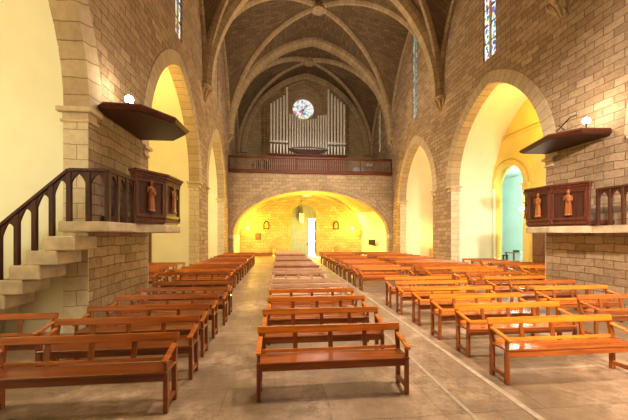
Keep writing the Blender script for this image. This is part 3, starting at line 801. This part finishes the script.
def tester(X, sg, zt, word, P):
    t = thing('sounding_board', 'dark flat wooden sounding board above the %s pulpit' % word, 'sounding board', (X, 8.9, zt), 'sounding boards over the pulpits')
    P = [(p, q-8.9) for p, q in P]
    def slab(z0, z1, k0, k1, cut=0):
        bm = nb(); a = [bm.verts.new((sg*max(.003, p*k0), q*k0, z0)) for p, q in P]; b = [bm.verts.new((sg*max(.003, p*k1), q*k1, z1)) for p, q in P]
        n = len(P); bm.faces.new(a[::-1]); bm.faces.new(b)
        for i in range(n): bm.faces.new((a[i], a[(i+1) % n], b[(i+1) % n], b[i]))
        return bm
    obj('soffit', slab(.0, .02, .93, .93), M['panelw'], t)
    obj('rim', slab(.02, .09, .95, 1.0), M['pulpit'], t)
    obj('top_board', slab(.09, .14, 1.0, .97), M['dark'], t)
    return t
tester(XL, 1, 4.68, 'left', [(0, 7.34), (.2, 7.15), (.97, 7.2), (1.47, 7.95), (1.5, 8.9), (.95, 9.55), (0, 9.55)])
tester(XR, -1, 4.74, 'right', [(0, 7.82), (.22, 7.65), (1.03, 7.72), (1.45, 8.38), (.95, 10.08), (0, 10.02)])
def bulb(loc, label):
    t = thing('spot_lamp', label, 'lamp', loc, 'lit lamps on the sounding boards')
    bm = nb(); lathe(bm, [(.07, 0), (.07, .02), (.02, .03), (.02, .20), (.05, .22)], n=10); obj('stand', bm, M['iron'], t)
    bm = nb(); lathe(bm, [(.03, .21), (.075, .24), (.095, .30), (.075, .36), (.01, .395)], n=14); obj('bulb', bm, M['bulb'], t, smooth=True)
bulb((-3.45, 7.8, 4.825), 'glowing round lamp on top of the left sounding board')
bulb((8.5, 8.05, 4.88), 'glowing round lamp on top of the right sounding board')
bm = nb(); tube(bm, [(XR-.02, 9.55, 5.42), (XR-.16, 9.35, 5.38), (XR-.16, 8.95, 5.62), (XR-.05, 8.85, 5.66)], .018, 6); tube(bm, [(XR-.16, 9.15, 5.3), (XR-.16, 9.35, 5.5)], .018, 6)
tag(obj('iron_hook', bm, M['iron']), 'thin black iron hook fixed to the stone above the right sounding board', 'hook')
bm = nb(); tube(bm, [(XR-.02, 7.25, 4.80), (XR-.03, 6.7, 4.82), (XR-.03, 6.0, 4.80)], .014, 6)
tag(obj('electric_cable', bm, M['iron']), 'thin dark cable along the wall beside the right sounding board', 'cable')

# ------------------------------------------------------------------ chapel contents
t = thing('altarpiece', 'tall gilded altarpiece in the far right chapel behind the pier', 'altarpiece', (XR+2.62, 21.9, 0))
bm = nb(); box(bm, -.5, 0.05, -1.0, 1.0, 0, 1.0, .02); obj('altar_table', bm, M['gold'], t)
bm = nb(); box(bm, -.12, .05, -.95, .95, 1.0, 4.4, .02); obj('panel', bm, M['gold'], t)
for y in (-.88, -.3, .3, .88):
    bm = nb(); lathe(bm, [(.10, 1.0), (.10, 1.15), (.06, 1.2), (.055, 4.1), (.10, 4.2), (.10, 4.3)], (-.18, y, 0), 10); obj('column', bm, M['gold'], t, smooth=True)
for y in (-.6, 0, .6):
    for z in (2.3, 3.1):
        bm = nb(); box(bm, -.15, -.11, y-.2, y+.2, z, z+.6, .01); obj('painted_panel', bm, M['paint'], t)
bm = nb(); box(bm, -.28, .05, -1.05, 1.05, 4.3, 4.55, .02); prism(bm, [(-1, 4.55), (1, 4.55), (0, 5.5)], -.2, .04, lambda a, b, c: Vector((c, a, b))); obj('pediment', bm, M['gold'], t)
wlamp((XB-.13, 13.72, 3.12), (-1, 0, 0), M['bulbc'], 'bright white lamp on the yellow pilaster beside the blue green room', r=.11)
# wooden confessional style door
dd = bpy.data.objects.new('door_2', None); COL.objects.link(dd); dd.location = (XB-.002, 12.72, 0); struct(dd)
bm = nb(); box(bm, -.08, 0, -.65, .65, 0, 2.25, .015); lf = obj('door_leaf', bm, M['brown'], dd)
for z0, z1 in ((.2, .95), (1.1, 2.05)):
    for a in (-.55, .05):
        bm = nb(); box(bm, -.105, -.08, a, a+.5, z0, z1, .01); obj('door_panel', bm, M['brown'], lf)
dd = bpy.data.objects.new('door_3', None); COL.objects.link(dd); dd.location = (-6.55, 16.098, 0); struct(dd)
bm = nb(); box(bm, -.45, .45, -.07, 0, 0, 2.5, .012); lf = obj('door_leaf', bm, M['brown'], dd)
for z0, z1 in ((.2, 1.1), (1.3, 2.3)):
    bm = nb(); box(bm, -.33, .33, -.09, -.07, z0, z1, .01); obj('door_panel', bm, M['brown'], lf)
t = thing('side_table', 'small table draped in white cloth in the blue green room', 'table', (15.2, 18.9, 0))
bm = nb(); box(bm, -.7, .7, -.4, .4, .86, .9, .01); obj('tabletop', bm, M['brown'], t)
for x in (-.62, .62):
    for y in (-.33, .33): bm = nb(); box(bm, x-.035, x+.035, y-.035, y+.035, 0, .86); obj('leg', bm, M['brown'], t)
bm = nb(); box(bm, -.28, .72, -.42, .42, .902, .912); box(bm, -.28, .72, -.44, -.42, .45, .912); tag(obj('tablecloth', bm, M['white']), 'white cloth hanging over the small table in the side room', 'tablecloth').location = (15.2, 18.9, 0)
bm = nb(); box(bm, -.16, .16, -.11, .11, 0, .12, .02); o = obj('book_stack', bm, M['iron']); o.location = (15.0, 18.9, .912); o.name = 'black_case'; tag(o, 'small black case on the white draped table in the side room', 'case')
t = thing('wooden_stool', 'dark wooden stool beside the white draped table in the side room', 'stool', (13.9, 18.7, 0))
bm = nb(); box(bm, -.25, .25, -.22, .22, .70, .76, .01); obj('seat', bm, M['dark'], t)
for x in (-.2, .2):
    for y in (-.17, .17): bm = nb(); box(bm, x-.03, x+.03, y-.03, y+.03, 0, .70); obj('leg', bm, M['dark'], t)
bm = nb(); box(bm, -.2, .2, -.02, .02, .2, .25); obj('stretcher', bm, M['dark'], t)

# ------------------------------------------------------------------ benches
def bench_meshes(L):
    """children of a bench: (name, mesh, loc); origin at the middle of the front edge, on the floor; the back is at +y"""
    out = []; h = L/2; D = .305
    lean = lambda z: D + .012 + max(0, z-.44)*.20
    def add(name, bm, kind=0):
        bmesh.ops.recalc_face_normals(bm, faces=bm.faces)
        me = bpy.data.meshes.new(name); bm.to_mesh(me); bm.free(); box_uv(me); out.append((name, me, kind))
    bm = nb(); box(bm, -h+.005, h-.005, -.015, D-.005, .445, .475, .007); add('seat', bm, 2)
    bm = nb(); box(bm, -h+.05, h-.05, .012, .035, .36, .444, .004); add('front_apron', bm, 2)
    for s in (-1, 1):
        x = s*(h-.03)
        bm = nb(); box(bm, x-.025, x+.025, .0, .052, 0, .444, .005); add('leg', bm, 1)
        bm = nb(); bar(bm, (x, D+.02, 0.0), (x, D+.02, .444), .05, .055, up=(0, 1, 0)); bar(bm, (x, lean(.444), .43), (x, lean(.72), .72), .045, .05, up=(0, 1, 0)); add('leg', bm, 1)
        bm = nb(); bar(bm, (x, .045, .10), (x, D, .10), .04, .055, bev=.004); add('stretcher', bm, 1)
        bm = nb(); box(bm, x-.02, x+.02, .002, .047, .475, .585, .004); add('arm_post', bm, 1)
        bm = nb(); bar(bm, (x, -.045, .592), (x, lean(.68)-.02, .672), .062, .036, bev=.009); add('armrest', bm)
    bm = nb(); up = Vector((0, 1, .0)); a = lean(.745)
    bar(bm, (-h-.01, a, .755), (h+.01, a, .755), .036, .095, up=(0, .25, 1), bev=.008); add('top_rail', bm)
    bm = nb(); a = lean(.50); bar(bm, (-h+.05, a, .497), (h-.05, a, .497), .026, .045, up=(0, .25, 1), bev=.005); add('lower_rail', bm)
    for k in (-1, 0, 1):
        bm = nb(); x = k*L*.245; bar(bm, (x, lean(.51)+.002, .515), (x, lean(.71)+.002, .714), .06, .02, up=(0, 1, 0)); add('slat', bm, 1)
    return out
proto = {}
def bench_proto(L, mat):
    key = (L, mat)
    if key not in proto:
        if L not in proto: proto[L] = bench_meshes(L)
        root = bpy.data.objects.new('church_bench', None); root.empty_display_size = .3
        parts = []
        for name, me, kind in proto[L]:
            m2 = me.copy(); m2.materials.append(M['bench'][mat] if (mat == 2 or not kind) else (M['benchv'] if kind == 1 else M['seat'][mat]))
            parts.append(bpy.data.objects.new(name, m2))
        proto[key] = (root, parts)
    return proto[key]
ORD = ['first', 'second', 'third', 'fourth', 'fifth', 'sixth', 'seventh', 'eighth', 'ninth', 'tenth', 'eleventh', 'twelfth', 'thirteenth', 'fourteenth', 'fifteenth', 'sixteenth']
nearC = [4.23, 5.22, 6.22, 7.13, 7.86, 8.62]
farC = [10.6+.985*k for k in range(14)]
nearL = [4.10, 4.93, 5.76, 6.7, 7.6, 8.55]
farL = [10.7+.97*k for k in range(13)]
nearR = [4.33, 5.27, 6.15, 7.1, 8.05, 8.88]
farR = [11.5+.97*k for k in range(12)]
nearR2 = [5.79, 6.88, 7.76, 8.7, 9.65, 10.55]
farR2 = [11.5+.97*k for k in range(12)]
def row(ys, xc, L, mats, where, group, rot=0, jit=.03):
    for i, y in enumerate(ys):
        mat = mats[i % len(mats)] if isinstance(mats, list) else mats
        root, parts = bench_proto(L, mat)
        r = root.copy(); COL.objects.link(r)
        x = xc(y) if callable(xc) else xc
        r.location = (x+random.uniform(-jit, jit), y-.37, 0); r.rotation_euler = (0, 0, rot+random.uniform(-.006, .006))
        lab = 'the %s wooden bench from the front %s' % (ORD[i], where)
        tag(r, lab, 'bench', group)
        for p in parts:
            c = p.copy(); COL.objects.link(c); c.parent = r
row(nearC, .70, 1.90, [0, 0, 0, 0, 2, 2], 'in the near central column', 'benches of the near central column')
row(farC, .66, 1.76, [2, 2, 1, 2, 2, 1, 2, 2, 2, 1, 2, 2, 2, 2], 'in the far central column', 'benches of the far central column')
row(nearL, -2.21, 1.98, [1, 1, 1, 1, 1, 1], 'in the near left column', 'benches of the near left column')
row(farL, lambda y: -2.66, 2.0, [1, 0, 1], 'in the far left column', 'benches of the far left column')
row(nearR, 4.01, 1.98, [0], 'in the near right column beside the aisle', 'benches of the near right column')
row(farR, 3.86, 1.96, [0, 0, 1], 'in the far right column beside the aisle', 'benches of the far right column')
row(nearR2, 6.9, 1.90, [1, 0, 1, 0], 'in the near outer column by the right pulpit', 'benches by the right pulpit')
row(farR2, 6.88, 2.9, [0, 1, 1], 'in the far outer right column', 'benches of the far outer right column')
row([5.32], -4.37, 1.98, [1], 'before the left pulpit stair, against the pale wall', 'benches under the left pulpit stair')
row([11.6, 12.6, 13.6, 14.6], -5.1, 1.9, [1], 'inside the left chapel arch', 'benches in the left chapel')
row([10.75+.78*k for k in range(7)], 10.26, 1.9, [1, 0, 1], 'inside the right chapel arch', 'benches in the right chapel')
for k, v in proto.items():
    if isinstance(k, tuple):
        bpy.data.objects.remove(v[0])
        for p in v[1]: bpy.data.objects.remove(p)

# ------------------------------------------------------------------ lamps, added fills and daylight
wlamp((-2.93, YF, 2.55), (0, -1, 0), M['bulby'], 'glowing yellow wall lamp at the left end of the entrance vestibule', 'vestibule wall lamps')
wlamp((7.0, YF, 2.55), (0, -1, 0), M['bulby'], 'glowing yellow wall lamp at the right end of the entrance vestibule', 'vestibule wall lamps')
def light(kind, loc, energy, color, size=.2, rot=None, **kw):
    l = bpy.data.lights.new('lamp_and_fill_light', kind); l.energy = energy; l.color = color
    if kind in ('POINT', 'SPOT'): l.shadow_soft_size = size
    if kind == 'AREA': l.size = size
    for k, v in kw.items(): setattr(l, k, v)
    o = bpy.data.objects.new('lamp_and_fill_light', l); COL.objects.link(o); o.location = loc
    if rot: o.rotation_euler = [math.radians(a) for a in rot]
    return o
WARM = (1, .80, .50); YEL = (1, .62, .12); GOLD = (1, .67, .08); PALE = (1, .92, .66)
# vestibule
for x in (-2.4, 6.6): light('POINT', (x, YF-1.2, 2.9), 230, GOLD, .15)
light('POINT', (2.2, 26.2, 2.9), 1000, GOLD, .2)  # added fill brightening the back wall, with no fitting of its own
# side chapels: yellow lamps up in the vaults, paler ones below
light('POINT', (-5.6, 3.6, 3.4), 100, PALE, .3)
light('POINT', (-5.6, 3.6, 6.9), 40, YEL, .3)
light('POINT', (-5.0, 11.6, 2.6), 56, (1, .84, .42), .3)
light('POINT', (-5.0, 12.6, 7.2), 80, YEL, .3)
light('POINT', (-5.0, 19.2, 3.2), 110, (1, .86, .48), .3)
light('POINT', (10.3, 4.0, 4.6), 130, PALE, .3)
light('POINT', (9.9, 11.0, 2.6), 84, (1, .92, .74), .3)
light('POINT', (10.2, 12.4, 7.3), 62, YEL, .3)
light('POINT', (10.2, 19.2, 2.6), 100, PALE, .3)
light('POINT', (11.1, 22.6, 1.9), 25, YEL, .1)
light('POINT', (14.5, 17.5, 4.8), 430, (.80, 1, .93), .4)
light('POINT', (11.15, 13.72, 3.25), 14, (.9, 1, .95), .1)
# nave lamps high under the vault, with an added spot brightening the centre benches
NAVE = (1, .86, .69)
for x, y, e in ((5.8, 4.2, 2900), (1.2, 5.0, 1000), (2.6, 11.0, 1800), (2.6, 18.0, 2000)):
    light('SPOT', (x, y, 13.6), e, NAVE, .5, (0, 0, 0), spot_size=math.radians(100), spot_blend=.9)
light('SPOT', (2.6, 13.0, 11.0), 2800, NAVE, .5, (62, 0, 0), spot_size=math.radians(60), spot_blend=.7)  # added spot to brighten the gallery front, no fixture behind it
# sounding board lamps
light('POINT', (-3.45, 7.8, 5.32), 12, WARM, .1)
light('POINT', (8.4, 8.05, 5.4), 26, WARM, .1)
# choir lamp behind the photographer, then two added fills
light('SPOT', (2.2, -4.5, 7.0), 8500, (1, .82, .66), .3, (66, 0, -27), spot_size=math.radians(58), spot_blend=.8)
light('AREA', (-1.0, -3.5, 9.0), 70, NAVE, 3.0, (64, 0, -8))  # broad unseen fill added for ambient light from the choir end
light('POINT', (2.6, 20.0, 10.0), 480, NAVE, .5)  # added fill in mid-nave that lifts the organ loft
sun = light('SUN', (0, 60, 40), 6, (1, .97, .9), rot=(-48, 0, 8)); sun.data.angle = .01
w = bpy.data.worlds.new('World'); scn.world = w; w.use_nodes = True
bg = w.node_tree.nodes['Background']; bg.inputs[0].default_value = (1, .93, .80, 1); bg.inputs[1].default_value = 2.2

# ------------------------------------------------------------------ camera
cam = bpy.data.cameras.new('Camera'); co = bpy.data.objects.new('Camera', cam); COL.objects.link(co)
cam.sensor_width = 36; cam.lens = 320*36/628; cam.shift_y = 25/628; cam.clip_end = 200
co.location = (0, 0, 2.0); co.rotation_euler = (PI/2, 0, -math.atan2(34.5, 320))
scn.camera = co
scn.view_settings.view_transform = 'Standard'; scn.view_settings.look = 'None'
scn.view_settings.exposure = 0.88; scn.view_settings.gamma = 1
